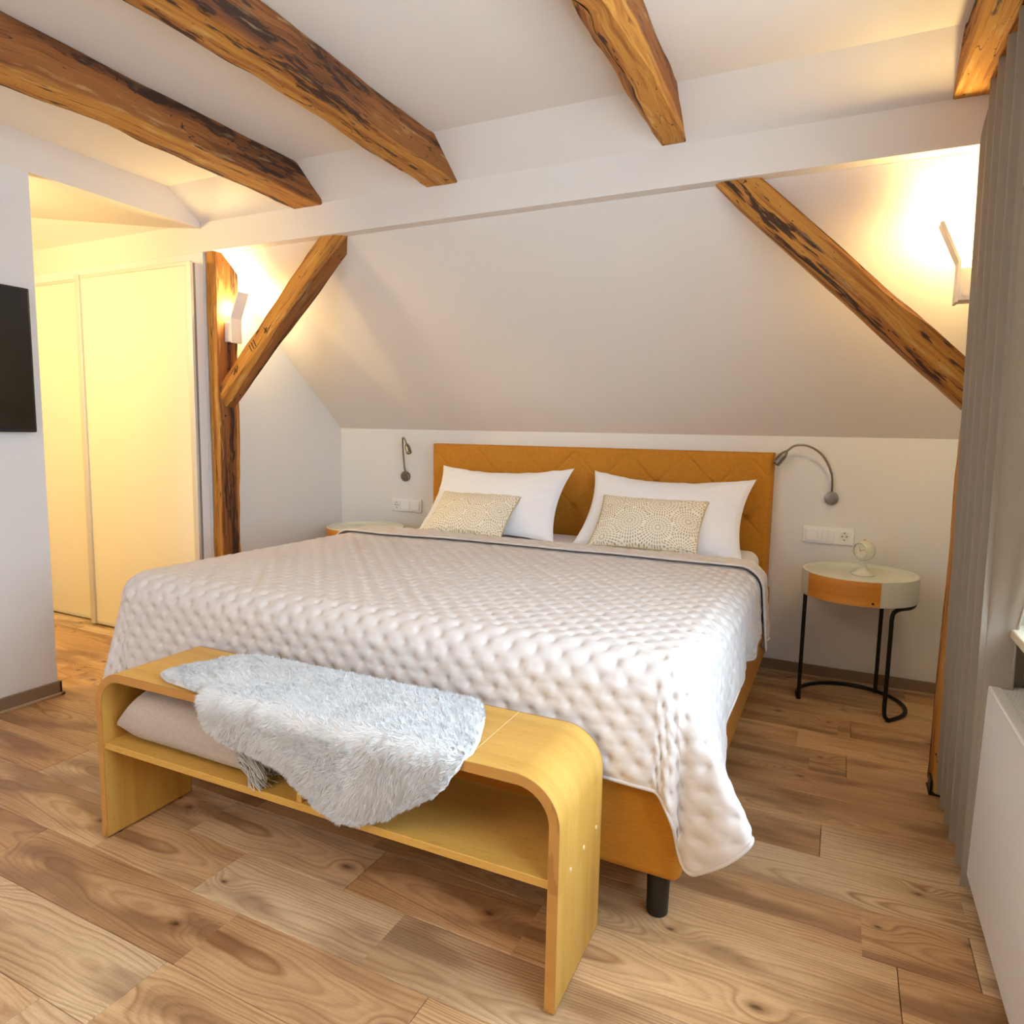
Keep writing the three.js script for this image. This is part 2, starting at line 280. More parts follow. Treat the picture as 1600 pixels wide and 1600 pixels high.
/* ---------- old timbers ---------- */
// axis along +x from 0..L, section w (z) by h (y), hewn faces with wane
function timber(L, w, h, seed, o = {}) {
  const nx = Math.max(24, Math.round(L / 0.02)), E = 5, wob = o.wob ?? 0.006, ch0 = o.chamfer ?? [0.012, 0.012, 0.012, 0.012], per = 2 * (w + h);
  const P = [], U = [], I = [], ring = 4 * (E + 2);
  for (let i = 0; i <= nx; i++) {
    const x = L * i / nx;
    const cw = w * (1 + 0.9 * wob / 0.02 * (fbm(x * 2.2, 1, seed, 3) - 0.5)), chh = h * (1 + 0.5 * wob / 0.02 * (fbm(x * 2.0, 5, seed + 2, 3) - 0.5));
    const dz = wob * 2.2 * (fbm(x * 1.4, 9, seed + 4, 2) - 0.5), dy = (o.flatTop ? 0 : wob * 1.4 * (fbm(x * 1.4, 13, seed + 6, 2) - 0.5));
    const ch = ch0.map((c, k) => Math.max(0.003, c * (0.15 + 1.9 * ss(0.25, 0.8, fbm(x * 2.6, k * 7, seed + 8, 3)))));
    const a = cw / 2, b = chh / 2, yo = o.flatTop ? h / 2 - b : 0;
    // corners: 0 (+z,-y), 1 (+z,+y), 2 (-z,+y), 3 (-z,-y)
    const C = [[[a - ch[0], -b], [a, -b + ch[0]]], [[a, b - ch[1]], [a - ch[1], b]], [[-a + ch[2], b], [-a, b - ch[2]]], [[-a, -b + ch[3]], [-a + ch[3], -b]]];
    let q = [];
    for (let k = 0; k < 4; k++) { const s = C[k][1], e = C[(k + 1) % 4][0]; q.push(C[k][0]); for (let m = 0; m <= E; m++) q.push([lerp(s[0], e[0], m / E), lerp(s[1], e[1], m / E)]); }
    q.push(q[0]); let acc = 0, perR = 0; for (let m = 1; m < q.length; m++) perR += Math.hypot(q[m][0] - q[m - 1][0], q[m][1] - q[m - 1][1]);
    for (let m = 0; m < q.length; m++) {
      if (m > 0) acc += Math.hypot(q[m][0] - q[m - 1][0], q[m][1] - q[m - 1][1]);
      const nn = wob * 0.8 * (fbm(x * 9, acc * 22, seed + 12, 3) - 0.5), len = Math.hypot(...q[m]) || 1, f = 1 + nn / len;
      const Y = q[m][1] * (o.flatTop && q[m][1] > 0 ? 1 : f) + dy + yo, Z = q[m][0] * f + dz;
      let X = x; if (o.cut0 && i === 0) X = o.cut0(Y, Z); if (o.cut1 && i === nx) X = o.cut1(Y, Z);
      if (i > 0 && i < nx) { if (o.cut0) X = Math.max(X, o.cut0(Y, Z) + 0.002 * i); if (o.cut1) X = Math.min(X, o.cut1(Y, Z) - 0.002 * (nx - i)); }
      P.push(X, Y, Z); U.push(X / 3 + seed * 0.137, acc / perR + (o.vo ?? 0));  // offset picks which face gets the painted shade band
    }
  }
  const n = ring + 1;
  for (let i = 0; i < nx; i++) for (let m = 0; m < ring; m++) { const a = i * n + m, b = a + 1, c = a + n, d = c + 1; I.push(a, b, c, b, d, c); }
  for (let m = 1; m < ring - 1; m++) { I.push(0, m + 1, m); const e = nx * n; I.push(e, e + m, e + m + 1); }
  const g = new THREE.BufferGeometry(); g.setAttribute('position', new THREE.Float32BufferAttribute(P, 3)); g.setAttribute('uv', new THREE.Float32BufferAttribute(U, 2)); g.setIndex(I);
  return toCreasedNormals(g, 0.5);
}
function ceilingBeam(xc, w, seed, mi, label, o = {}) {
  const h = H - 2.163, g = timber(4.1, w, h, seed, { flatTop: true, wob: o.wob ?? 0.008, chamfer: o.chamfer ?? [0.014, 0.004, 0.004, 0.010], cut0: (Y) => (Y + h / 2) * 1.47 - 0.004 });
  // local +x -> world +z
  g.rotateY(-Math.PI / 2);
  const m = mk('ceiling_beam', g, timberMat[mi]); m.position.set(xc, H - h / 2, 1.054);
  return tag(m, label, 'beam', null);
}
ceilingBeam(-2.265, 0.175, 3, 0, 'old ceiling beam farthest left, running over the corridor opening');
ceilingBeam(-1.555, 0.15, 8, 1, 'second old ceiling beam from the left, with a big dark burnt patch');
ceilingBeam(-0.615, 0.118, 15, 0, 'shorter looking third ceiling beam, faceted and honey coloured, above the right pillow', { chamfer: [0.03, 0.01, 0.004, 0.012], wob: 0.011 });
ceilingBeam(0.315, 0.175, 22, 1, 'rightmost ceiling beam in the corner above the curtain, lit yellow from below', { chamfer: [0.006, 0.004, 0.004, 0.012], wob: 0.006 });
function post(xc, zc, w, d, seed, mi, label) {
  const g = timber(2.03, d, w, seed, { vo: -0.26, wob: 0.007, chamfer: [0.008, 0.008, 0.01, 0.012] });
  g.rotateZ(Math.PI / 2);
  const o = group('timber_post', [xc, 0, zc]); mk('shaft', g, timberMat[mi], o); tag(o, label, 'post'); return o;
}
post(-2.931, 0.966, 0.072, 0.128, 31, 0, 'weathered timber post left of the bed beside the white wardrobe');
const pr_ = post(0.411, 0.955, 0.148, 0.15, 37, 1, 'weathered timber post at the right, mostly hidden by the grey curtain');
mk('post_shoe', mergeGeometries([box(-0.085, 0.07, 0, 0.006, 0.0, 0.085, 0.002), box(-0.082, -0.076, 0, 0.05, 0.02, 0.08, 0.002)]), M.blackMetal, pr_).userData.label = 'small dark metal foot bracket';
function brace(p0, p1, w, d, seed, mi, label, cutX, sgn) {
  const dx = p1[0] - p0[0], dy = p1[1] - p0[1], L = Math.hypot(dx, dy), a = Math.atan2(dy, dx);
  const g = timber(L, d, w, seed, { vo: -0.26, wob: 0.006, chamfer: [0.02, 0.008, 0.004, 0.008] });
  const o = group('timber_brace', [p0[0], p0[1], p0[2]]);
  const m = mk('shaft', g, timberMat[mi], o); m.rotation.z = a; tag(o, label, 'brace'); o.userData.L = undefined; delete o.userData.L;
  return [o, a, L];
}
const [bl] = brace([-2.935, 1.285, 0.972], [-2.10, 2.09, 0.972], 0.098, 0.105, 41, 0, 'diagonal timber brace rising right from the left post, beside the left wall lamp');
const [br] = brace([0.37, 1.296, 0.972], [-0.44, 2.08, 0.972], 0.105, 0.105, 47, 1, 'diagonal timber brace at the right, falling from the white purlin to the right post');
// carpenter's tally marks cut into the braces
function mark(o, cx, cy, len, ang) { const m = mk('carved_mark', box(-len / 2, len / 2, -0.0016, 0.0016, -0.001, 0.0012), M.hole, o); m.position.set(cx, cy, 0.0535); m.rotation.z = ang; }
for (const k of [0, 1, 2]) mark(bl, 0.262 + k * 0.014, 0.262 + k * 0.012, 0.036, 2.1);
for (const k of [0, 1]) mark(bl, 0.150 + k * 0.016, 0.150 + k * 0.014, 0.034, 1.2);
mark(bl, 0.365, 0.345, 0.03, 2.3); mark(bl, 0.365, 0.345, 0.03, 1.0);

/* ---------- wardrobe ---------- */
{
  const w = group('sliding_wardrobe', [-3.9, 0, 1.05]); tag(w, 'white built-in wardrobe with two glossy sliding doors, left of the timber post', 'wardrobe');
  const L = (x) => x + 3.9, Z = (z) => z - 1.05;
  mk('carcass', box(L(-4.79), L(-3.1), 0, 1.95, Z(0.48), Z(1.04)), M.whiteMatt, w);
  const d1 = mk('door', box(L(-3.845), L(-2.985), 0.022, 1.955, Z(1.092), Z(1.112), 0.003), M.glassDoor, w);
  mk('door_stile', box(L(-3.885), L(-3.845), 0.008, 1.975, Z(1.088), Z(1.124), 0.004), M.alu, d1);
  mk('door_stile', box(L(-2.998), L(-2.963), 0.008, 1.972, Z(1.106), Z(1.122), 0.003), M.alu, d1);
  mk('door_rail', box(L(-3.845), L(-2.995), 1.953, 1.972, Z(1.09), Z(1.116), 0.003), M.alu, d1);
  mk('door_rail', box(L(-3.845), L(-2.995), 0.008, 0.022, Z(1.09), Z(1.116), 0.003), M.alu, d1);
  const d2 = mk('door', box(L(-4.79), L(-3.83), 0.022, 1.955, Z(1.052), Z(1.07), 0.003), M.glassDoor, w);
  mk('door_rail', box(L(-4.79), L(-3.83), 1.953, 1.972, Z(1.05), Z(1.074), 0.003), M.alu, d2);
  mk('door_rail', box(L(-4.79), L(-3.83), 0.008, 0.022, Z(1.05), Z(1.074), 0.003), M.alu, d2);
  mk('shadow_strip', box(L(-2.99), L(-2.966), 0.0, 1.966, Z(1.092), Z(1.106), 0.001), M.shadowGap, w);  // grey strip stands in for the shadow beside the door frame
  mk('side_jamb', box(L(-2.985), L(-2.9665), 0.0, 1.966, Z(1.044), Z(1.092), 0.001), M.whiteMatt, w);
}
/* ---------- television ---------- */
{
  const t = group('television', [XL + 0.002, 1.12, 2.39]); tag(t, 'black flat television mounted on the left wall', 'television');
  mk('casing', box(0.012, 0.045, 0, 0.56, -0.487, 0.487, 0.006), M.black, t);
  mk('screen', box(0.0445, 0.0475, 0.014, 0.552, -0.478, 0.478, 0.001), M.tv, t);
  mk('wall_bracket', box(0, 0.014, 0.1, 0.45, -0.2, 0.2), M.black, t);
}

/* ---------- bed ---------- */
const BX0 = -2.195, BX1 = -0.275, BXC = (BX0 + BX1) / 2, BZ = 2.06;
{
  const b = group('upholstered_bed', [BXC, 0, 1.05]); tag(b, 'double bed with mustard upholstered base and tufted headboard', 'bed');
  const L = (x) => x - BXC, Z = (z) => z - 1.05;
  // box base with hollow where the mattress sits in
  mk('bed_base', box(L(BX0), L(BX1), 0.12, 0.455, Z(0.1), Z(BZ), 0.022), M.mustard, b);
  for (const [x, z] of [[BX1 - 0.06, BZ - 0.06], [BX0 + 0.06, BZ - 0.06], [BX1 - 0.06, 0.2], [BX0 + 0.06, 0.2]]) {
    const lg = new THREE.LatheGeometry([[0, 0], [0.024, 0], [0.026, 0.003], [0.028, 0.13], [0, 0.13]].map(p => new THREE.Vector2(...p)), 24); lg.translate(L(x), 0, Z(z)); mk('leg', lg, M.black, b);
  }
  // headboard: front face with tufted diamonds
  const hx0 = -2.2, hx1 = -0.296, hw = hx1 - hx0, y0 = 0.12, y1 = 1.087, T = 0.1;
  const px = 0.298, py = 0.30, oy = 0.915;
  const tuft = (x, y) => {
    const a = (x - (hx0 + 0.155)) / px, c = (y - oy) / py; let best = 9;
    const p = a + c, q = a - c;                      // diagonals through the buttons
    const dl = Math.min(Math.abs(p - Math.round(p)), Math.abs(q - Math.round(q)));
    const bp = Math.round(p), bq = Math.round(q); best = Math.hypot((p - bp), (q - bq));
    return -0.0050 * Math.exp(-(dl * dl) / 0.0009) - 0.016 * Math.exp(-(best * best) / 0.006);
  };
  const hb = grid(340, 180, (u, v) => {
    const x = hx0 + u * hw, y = y0 + v * (y1 - y0), ex = Math.min(x - hx0, hx1 - x), ey = y1 - y, R = 0.022;
    let z = T; const rx = ex < R ? R - Math.sqrt(Math.max(0, R * R - (R - ex) ** 2)) : 0, ry = ey < R ? R - Math.sqrt(Math.max(0, R * R - (R - ey) ** 2)) : 0;
    z -= Math.max(rx, ry); z += tuft(x, y) * ss(0.0, 0.07, ex) * ss(0, 0.07, ey);
    return [L(x), y, Z(z), x, y];
  });
  const P = hb.attributes.position;
  const sides = mergeGeometries([box(L(hx0), L(hx1), y0, y1, Z(0.004), Z(T - 0.022))]);
  mk('headboard', mergeGeometries([hb, ...[sides.index ? sides : sides]].map(g => { const q = g.index ? g.toNonIndexed() : g; return q; })), M.mustard, b);
  // buttons
  const bg = new THREE.SphereGeometry(0.008, 12, 8); bg.scale(1, 1, 0.5);
  for (let i = 0; i < 7; i++) for (let j = -2; j <= 0; j++) {
    for (const o of [0, 0.5]) { const x = hx0 + 0.155 + (i + o) * px, y = oy + (j - o) * py; if (x > hx1 - 0.06 || y < 0.6) continue; const k = bg.clone(); k.translate(L(x), y, Z(T - 0.0185)); mk('tuft_button', k, M.mustard, b); }
  }
}
{ // mattress under a white fitted sheet
  const m = mk('mattress', box(-2.14, -0.325, 0.456, 0.622, 0.125, 2.0, 0.055), M.sheet); tag(m, 'white sheeted mattress, its corner showing beside the right pillow', 'mattress');
}
/* ---------- quilted bedspread ---------- */
{
  const top = 0.652, R = 0.085, OR = 0.385, OL = 0.42, OF = 0.345, zH = 0.70;
  const xr = BX1 + 0.022 - R, xl = BX0 - 0.022 + R, zf = BZ + 0.028 - R;
  const fold = (a, r, fl) => { if (a <= 0) return [a, 0]; const q = Math.PI * r / 2; if (a < q) return [r * Math.sin(a / r), r * (1 - Math.cos(a / r))]; const e = a - q; return [r + fl * e, r + e * Math.sqrt(1 - fl * fl)]; };
  function base(s, t, sink) {            // s = sheet x, t = sheet z
    const r = R, aR = s - xr, aL = xl - s, b = t - zf; let x = s, y = top - sink, z = t;
    const a = Math.max(aR, aL), sg = aR > aL ? 1 : -1, cx = sg > 0 ? xr : xl;
    const crown = 0.012 * ss(0, 0.5, Math.min(-a, -b + 0.2));
    if (a <= 0 && b <= 0) { y += 0.006 * (fbm(s * 4, t * 4, 5, 2) - 0.5) * ss(0, 0.2, Math.min(-a, -b)) + crown * 0; }
    else if (a > 0 && b <= 0) {          // side hang
      const near = ss(-0.5, 0, b), fl = (sg > 0 ? 0.10 : 0.16) + 0.05 * Math.sin(t * 13 + 0.7) * ss(0.08, 0.3, a) + 0.03 * Math.sin(t * 29) * ss(0.1, 0.3, a) + (sg > 0 ? 0.10 : 0.10) * near * near;
      const [o, d] = fold(a, r, clamp(fl, 0.02, 0.9)); x = cx + sg * (o - sink * 0.8); y -= d;
    } else if (a <= 0 && b > 0) {        // foot hang
      const nr = Math.max(ss(-0.45, 0, aR)), nl = ss(-0.35, 0, aL);
      const fl = 0.012 + 0.02 * Math.sin(s * 9) * ss(0.1, 0.3, b) * 0.2 + 0.06 * nr * nr + 0.05 * nl * nl;
      const [o, d] = fold(b, r, fl); z = zf + o - sink * 0.8; y -= d;
    } else {                             // corner cone
      const rho = Math.hypot(a, b), ph0 = Math.atan2(b, a), ph = sg > 0 ? Math.PI / 2 * Math.pow(ph0 / (Math.PI / 2), 0.70) : ph0, w = Math.sin(2 * ph) ** 2;
      const flA = sg > 0 ? 0.20 : 0.17, flB = sg > 0 ? 0.072 : 0.062;
      let fl = lerp(flA, flB, ss(0.1, 1.45, ph)) + (sg > 0 ? 0.38 * Math.exp(-((ph - 0.60) ** 2) / 0.13) : 0.12 * w);
      fl += (sg > 0 ? 0.15 * Math.sin(ph * 11 + 0.4) : 0.05 * Math.sin(ph * 9 - 1.2)) * w * ss(0.10, 0.35, rho);
      const [o, d] = fold(rho, r, clamp(fl, 0.02, 0.85)); x = cx + sg * o * Math.cos(ph); z = zf + o * Math.sin(ph); y -= d;
    }
    return [x, y, z];
  }
  const puff = (s, t, A) => {
    const c = Math.cos(2 * Math.PI * s / 0.068) * Math.cos(2 * Math.PI * t / 0.074);
    const g = (1 - c) / 2, q = 1 - 0.60 * g * g - 0.62 * Math.pow(g, 16), wr = fbm(s * 55, t * 55, 41, 2) - 0.5, fine = fbm(s * 160, t * 110, 43, 2) - 0.5;
    const tube = Math.pow(Math.abs(Math.sin(2 * Math.PI * t / 0.074 + 0.25 * Math.sin(2 * Math.PI * s / 0.068))), 0.55);
    return A * (q * 0.92 + 0.20 * tube * q + 0.28 * wr * q + 0.10 * fine - 0.2);
  };
  function cloth(s0, s1, t0, t1, step, sink, A, hem) {
    const nu = Math.round((s1 - s0) / step), nv = Math.round((t1 - t0) / step);
    const f = (u, v) => {
      let s = s0 + u * (s1 - s0), t = t0 + v * (t1 - t0);
      // hem of a hand-thrown quilt is never quite straight
      s += 0.02 * (fbm(t * 3, 2, 61, 2) - 0.5) * ss(0.7, 1, Math.abs(u - 0.5) * 2); t += 0.02 * (fbm(s * 3, 7, 62, 2) - 0.5) * ss(0.7, 1, v) + 0.05 * ss(0.75, 1, v) * ss(-1.5, -2.0, s);
      if (hem.round) { s -= (0.095 + 0.012 * Math.sin(t * 21)) * ss(0.75, 1, u) * ss(1.90, 1.55, t); }
      const rc = 0.03;                     // rounded corners of the quilt
      const cu = Math.min(u, 1 - u) * (s1 - s0), cv = (1 - v) * (t1 - t0);
      if (hem.round && cu < rc && cv < rc) { const dx = rc - cu, dy = rc - cv, m = Math.max(dx, dy), l = Math.hypot(dx, dy) || 1, k = m / l; s += (u > 0.5 ? -1 : 1) * (dx - dx * k); t -= dy - dy * k; }
      const p = base(s, t, sink), e = 0.004, px = base(s + e, t, sink), pz = base(s, t + e, sink);
      const ax = px[0] - p[0], ay = px[1] - p[1], az = px[2] - p[2], bx = pz[0] - p[0], by = pz[1] - p[1], bz = pz[2] - p[2];
      let nx = ay * bz - az * by, ny = az * bx - ax * bz, nz = ax * by - ay * bx; const l = -(Math.hypot(nx, ny, nz) || 1);
      nx /= l; ny /= l; nz /= l;
      const edge = Math.min(u * (s1 - s0), (1 - u) * (s1 - s0), v * (t1 - t0), (1 - v) * (t1 - t0)), h = puff(s, t, A) * ss(0, 0.02, edge) + (hem.lift ? hem.lift * ss(0.05, 0, (1 - v) * (t1 - t0)) - 0.014 * ss(0.014, 0, v * (t1 - t0)) : 0);
      return [p[0] + nx * h, p[1] + ny * h, p[2] + nz * h, s, t];
    };
    return [grid(nu, nv, f, true), f];
  }
  const q = group('quilted_bedspread', [BXC, 0.652, 1.4]); tag(q, 'pale beige quilted bedspread with stitched puffs draped over the bed', 'bedspread');
  const [g1, f1] = cloth(xl - OL, xr + OR, zH, zf + OF, 0.0052, 0, 0.0095, { round: true }); 
  const [g2, f2] = cloth(xl - OL + 0.03, xr + OR - 0.03, zH - 0.012, zH + 0.19, 0.0055, -0.012, 0.0085, { lift: 0.009 });
  const hemG = (f, sides) => { const pts = []; const N = 90; if (sides) { for (let i = 0; i <= N; i++) pts.push(f(0, i / N)); for (let i = 1; i <= 160; i++) pts.push(f(i / 160, 1)); for (let i = 1; i <= N; i++) pts.push(f(1, 1 - i / N)); } else for (let i = 0; i <= 160; i++) pts.push(f(i / 160, 0)); return tube(pts.map(p => p.slice(0, 3)), 0.0045, pts.length * 3, 7); };
  const off = (g) => g.translate(-BXC, -0.652, -1.4);
  mk('cover', off(g1), M.quilt, q); mk('turned_edge', off(g2), M.quilt, q);
  mk('hem', off(mergeGeometries([hemG(f1, true), hemG(f2, true)])), M.quiltHem, q);
}
/* ---------- pillows and cushions ---------- */
function pillowGeo(W, Hh, T, seed, pinch = 0.09, sag = 0) {
  const side = (sg) => grid(60, 44, (u, v) => {
    const a = u * 2 - 1, b = v * 2 - 1;
    const x = W / 2 * a * (1 - pinch * 0.75 * (1 - b * b)), y = Hh / 2 * b * (1 - pinch * (1 - a * a)) - sag * (1 - a * a) * ss(-0.2, 1, b);
    const th = Math.pow(Math.max(0, (1 - a * a * a * a) * (1 - b * b * b * b)), 0.42) * (0.55 + 0.45 * (1 - a * a) * (1 - b * b));
    const wr = 0.010 * (fbm(a * 2.2 + 3, b * 1.6, seed, 3) - 0.5) + 0.012 * (fbm((a + b) * 2.5, (a - b) * 9, seed + 7, 2) - 0.5) * ss(0.5, 1, Math.hypot(a, b));
    return [x, y, sg * (T / 2 * th + (th > 0.05 ? wr : 0)), u, v];
  }, sg < 0);
  const g = mergeVertices(mergeGeometries([side(1), side(-1)]), 1e-5); g.computeVertexNormals(); return g;
}
function placePillow(m, top, bottom, H, yaw = 0, roll = 0) {   // lean between a top and bottom (y,z)
  const dy = top[1] - bottom[1], dz = top[2] - bottom[2]; m.rotation.order = 'YXZ';
  m.position.set((top[0] + bottom[0]) / 2, (top[1] + bottom[1]) / 2, (top[2] + bottom[2]) / 2);
  m.rotation.set(Math.atan2(dz, dy), yaw, roll);
}
const pg = pillowGeo(0.80, 0.46, 0.15, 3, 0.13, 0.02);
const pl = mk('pillow', pg, M.sheet); tag(pl, 'white bed pillow on the left half of the headboard', 'pillow'); placePillow(pl, [-1.655, 0.962, 0.185], [-1.675, 0.625, 0.46], 0.46, 0.0, 0.02);
const pr2 = mk('pillow', pillowGeo(0.80, 0.46, 0.15, 13, 0.13, 0.025), M.sheet); tag(pr2, 'white bed pillow on the right half of the headboard', 'pillow'); placePillow(pr2, [-0.755, 0.962, 0.185], [-0.765, 0.62, 0.47], 0.46, 0, -0.015);
function cushion(seed, W, top, bottom, yaw, roll, label) {
  const o = group('cushion', [0, 0, 0]); const Hh = 0.3;
  mk('cover', pillowGeo(W, Hh, 0.13, seed, 0.07), M.cushion, o);
  const pts = []; const P = (a, b) => [W / 2 * a * (1 - 0.07 * 0.75 * (1 - b * b)), Hh / 2 * b * (1 - 0.07 * (1 - a * a)), 0];
  for (let i = 0; i < 20; i++) pts.push(P(-1 + i / 10, 1)); for (let i = 0; i < 14; i++) pts.push(P(1, 1 - i / 7)); for (let i = 0; i < 20; i++) pts.push(P(1 - i / 10, -1)); for (let i = 0; i < 14; i++) pts.push(P(-1, -1 + i / 7));
  mk('piping', tube(pts, 0.0035, 300, 6, true), M.piping, o);
  placePillow(o, top, bottom, Hh, yaw, roll); tag(o, label, 'cushion');
}
cushion(21, 0.46, [-1.69, 0.828, 0.375], [-1.735, 0.645, 0.60], 0.0, 0.0, 'small cream cushion with petal print against the left pillow');
cushion(27, 0.5, [-0.785, 0.858, 0.36], [-0.80, 0.645, 0.565], 0.0, -0.01, 'small cream cushion with petal print against the right pillow');

/* ---------- bench ---------- */
const BEN = [-1.1275, 0, 2.27], BROT = 0.0176, BL = 1.365, BD = 0.28, BH = 0.487, BT = 0.022;
{
  const b = group('plywood_bench', BEN, BROT); tag(b, 'bent oak plywood bench with rounded corners at the foot of the bed', 'bench');
  const r = 0.095, N = 14, prof = [];     // outer and inner paths of the U, with arc length for uv
  const path = (o) => { const p = [], w = BL / 2 - o, h = BH - o, rr = r - o; p.push([-w, 0.006]); for (let i = 0; i <= N; i++) { const a = Math.PI - i / N * Math.PI / 2; p.push([-w + rr + rr * Math.cos(a), h - rr + rr * Math.sin(a)]); } for (let i = 0; i <= N; i++) { const a = Math.PI / 2 - i / N * Math.PI / 2; p.push([w - rr + rr * Math.cos(a), h - rr + rr * Math.sin(a)]); } p.push([w, 0.006]); return p; };
  const A = path(0), B = path(BT), pos = [], uv = [], idx = []; let len = 0; const n = A.length, L = [0];
  for (let i = 1; i < n; i++) { len += Math.hypot(A[i][0] - A[i - 1][0], A[i][1] - A[i - 1][1]); L.push(len); }
  const strip = (f) => { const k0 = pos.length / 3; for (let i = 0; i < n; i++) for (const s of [0, 1]) { const [x, y, z, u, v] = f(i, s); pos.push(x, y, z); uv.push(u, v); } for (let i = 0; i < n - 1; i++) { const a = k0 + 2 * i; idx.push(a, a + 2, a + 1, a + 1, a + 2, a + 3); } };
  const e = 0.0015;
  strip((i, s) => [A[i][0], A[i][1], (s ? -1 : 1) * (BD / 2 - e), L[i], 0.02 + s * BD]);
  strip((i, s) => [B[i][0], B[i][1], (s ? 1 : -1) * (BD / 2 - e), L[i], 0.02 + s * BD]);
  const shell = new THREE.BufferGeometry(); shell.setAttribute('position', new THREE.Float32BufferAttribute(pos, 3)); shell.setAttribute('uv', new THREE.Float32BufferAttribute(uv, 2)); shell.setIndex(idx); shell.computeVertexNormals();
  const sh = mk('shell', shell, M.oak, b);
  const s2 = new THREE.Shape(); A.forEach(([x, y], i) => i ? s2.lineTo(x, y) : s2.moveTo(x, y)); [...B].reverse().forEach(([x, y]) => s2.lineTo(x, y));
  for (const z of [BD / 2 - 0.003, -BD / 2]) { const eg = new THREE.ExtrudeGeometry(s2, { depth: 0.003, bevelEnabled: false }); eg.translate(0, 0, z); mk('edge_band', eg, M.oakEdge, sh); }
  for (const x of [-1, 1]) mk('end_strip', box(x * (BL / 2 - BT / 2) - BT / 2, x * (BL / 2 - BT / 2) + BT / 2, 0.004, 0.0065, -BD / 2, BD / 2), M.oakEdge, sh);
  const iw = BL / 2 - BT;
  const sg = box(-iw, iw, 0.262, 0.281, -BD / 2 + 0.002, BD / 2 - 0.004, 0.002); 
  mk('shelf', sg, M.oak, b); { const u = sg.attributes.uv, p = sg.attributes.position; for (let i = 0; i < u.count; i++) u.setXY(i, p.getX(i) + 0.3, p.getZ(i) + 0.14 + p.getY(i)); }
  const dg = box(0.022, 0.038, 0.281, BH - BT, -BD / 2 + 0.01, BD / 2 - 0.006, 0.002); mk('divider', dg, M.oak, b);
  // maple dowel ends on both end panels
  for (const sx of [-1, 1]) for (const z of [-0.098, -0.014, 0.07]) { const c = new THREE.CylinderGeometry(0.0045, 0.0045, 0.004, 14); c.rotateZ(Math.PI / 2); c.translate(sx * (BL / 2), 0.272, z); mk('dowel', c, M.dowel, b).userData.label = 'pale round dowel end'; }
  // pale inlay line across the top where the veneers meet
  mk('veneer_joint', box(0.4685, 0.4700, BH - 0.0004, BH + 0.0003, -BD / 2 + 0.001, BD / 2 - 0.001), M.dowel, b);
  for (const sx of [-1, 1]) for (const z of [-0.1, 0.1]) { const c = new THREE.CylinderGeometry(0.010, 0.010, 0.007, 14); c.translate(sx * (BL / 2 - BT / 2), 0.003, z); mk('foot_pad', c, M.black, b); }
}
/* ---------- folded blanket with fringe on the bench shelf ---------- */
{
  const o = group('folded_blanket', BEN, BROT); tag(o, 'taupe folded blanket with pale fringe on the left side of the bench shelf', 'blanket');
  const x0 = -0.652, x1 = -0.165, zc = -0.005, w = 0.262, y0 = 0.2825, h = 0.152;
  const sec = (u, v) => {                                       // u along x, v around
    const th = v * 2 * Math.PI, e = 0.62, c = Math.cos(th), s = Math.sin(th);
    let x = lerp(x0, x1, u), k = 1; const le = (x - x0) / 0.10; if (le < 1) k = Math.pow(1 - (1 - le) ** 2, 0.5) * 0.55 + 0.45 * ss(0, 1, le) + 0.0; k = le <= 0 ? 0.02 : Math.max(k, 0.02);
    const hh = h * lerp(1, 0.82, ss(0.3, 1, u)) * k, sag = 0.004 * (fbm(x * 9, v * 6, 4, 2) - 0.5);
    const Z = Math.sign(c) * Math.pow(Math.abs(c), e) * w / 2 * (0.82 + 0.18 * k), Yq = Math.sign(s) * Math.pow(Math.abs(s), 0.75);
    const yc = y0 + hh / 2 + (1 - k) * 0.035 * (k < 1 ? 1 : 0);
    return [x, Math.max(y0 + 0.0002, yc + Yq * hh / 2 + sag), zc + Z + sag, x * 1, v * 0.8];
  };
  mk('folded_cloth', mergeGeometries([grid(60, 72, sec, true)]), M.blanket, o);
  // end cap showing the rolled layers
  const cap = grid(6, 40, (u, v) => { const p = sec(1, v); const cy = y0 + h * 0.40; return [x1 - 0.002 - 0.0 * u, lerp(p[1], cy, u), lerp(p[2], zc, u)]; }); mk('end_fold', cap, M.blanket, o);
  const r = rng(9), G = [];
  for (let i = 0; i < 210; i++) {
    const v = 0.02 + 0.36 * r() - 0.08, p = sec(1, ((v % 1) + 1) % 1), L = 0.065 + 0.045 * r(), a = (r() - 0.5) * 0.9, dz = (r() - 0.35) * 0.03;
    const pts = []; for (let k = 0; k <= 4; k++) { const t = k / 4; pts.push([x1 - 0.004 + L * t * Math.cos(a) * 0.9, Math.max(0.2845, p[1] + 0.004 * Math.sin(t * 3) - 0.075 * t * t * (0.5 + r() * 0.25) + Math.sin(a) * L * t * 0.6), Math.min(0.155, p[2] + dz * t + 0.006 * Math.sin(t * 5 + i))]); }
    G.push(tube(pts, 0.0014, 6, 4));
  }
  for (let i = 0; i < 120; i++) {
    const z = zc + (r() - 0.5) * 0.2, y = y0 + 0.01 + r() * 0.10, L = 0.05 + 0.05 * r(), pts = []; const dy = (r() - 0.6) * 0.04;
    for (let k = 0; k <= 3; k++) { const t = k / 3; pts.push([x1 - 0.004 + L * t, Math.max(0.2845, y + dy * t - 0.04 * t * t), z + 0.01 * Math.sin(t * 4 + i)]); } G.push(tube(pts, 0.0013, 5, 4));
  }
  const fr = mk('fringe', mergeGeometries(G), M.fringe, o); fr.userData.kind = 'stuff';
}
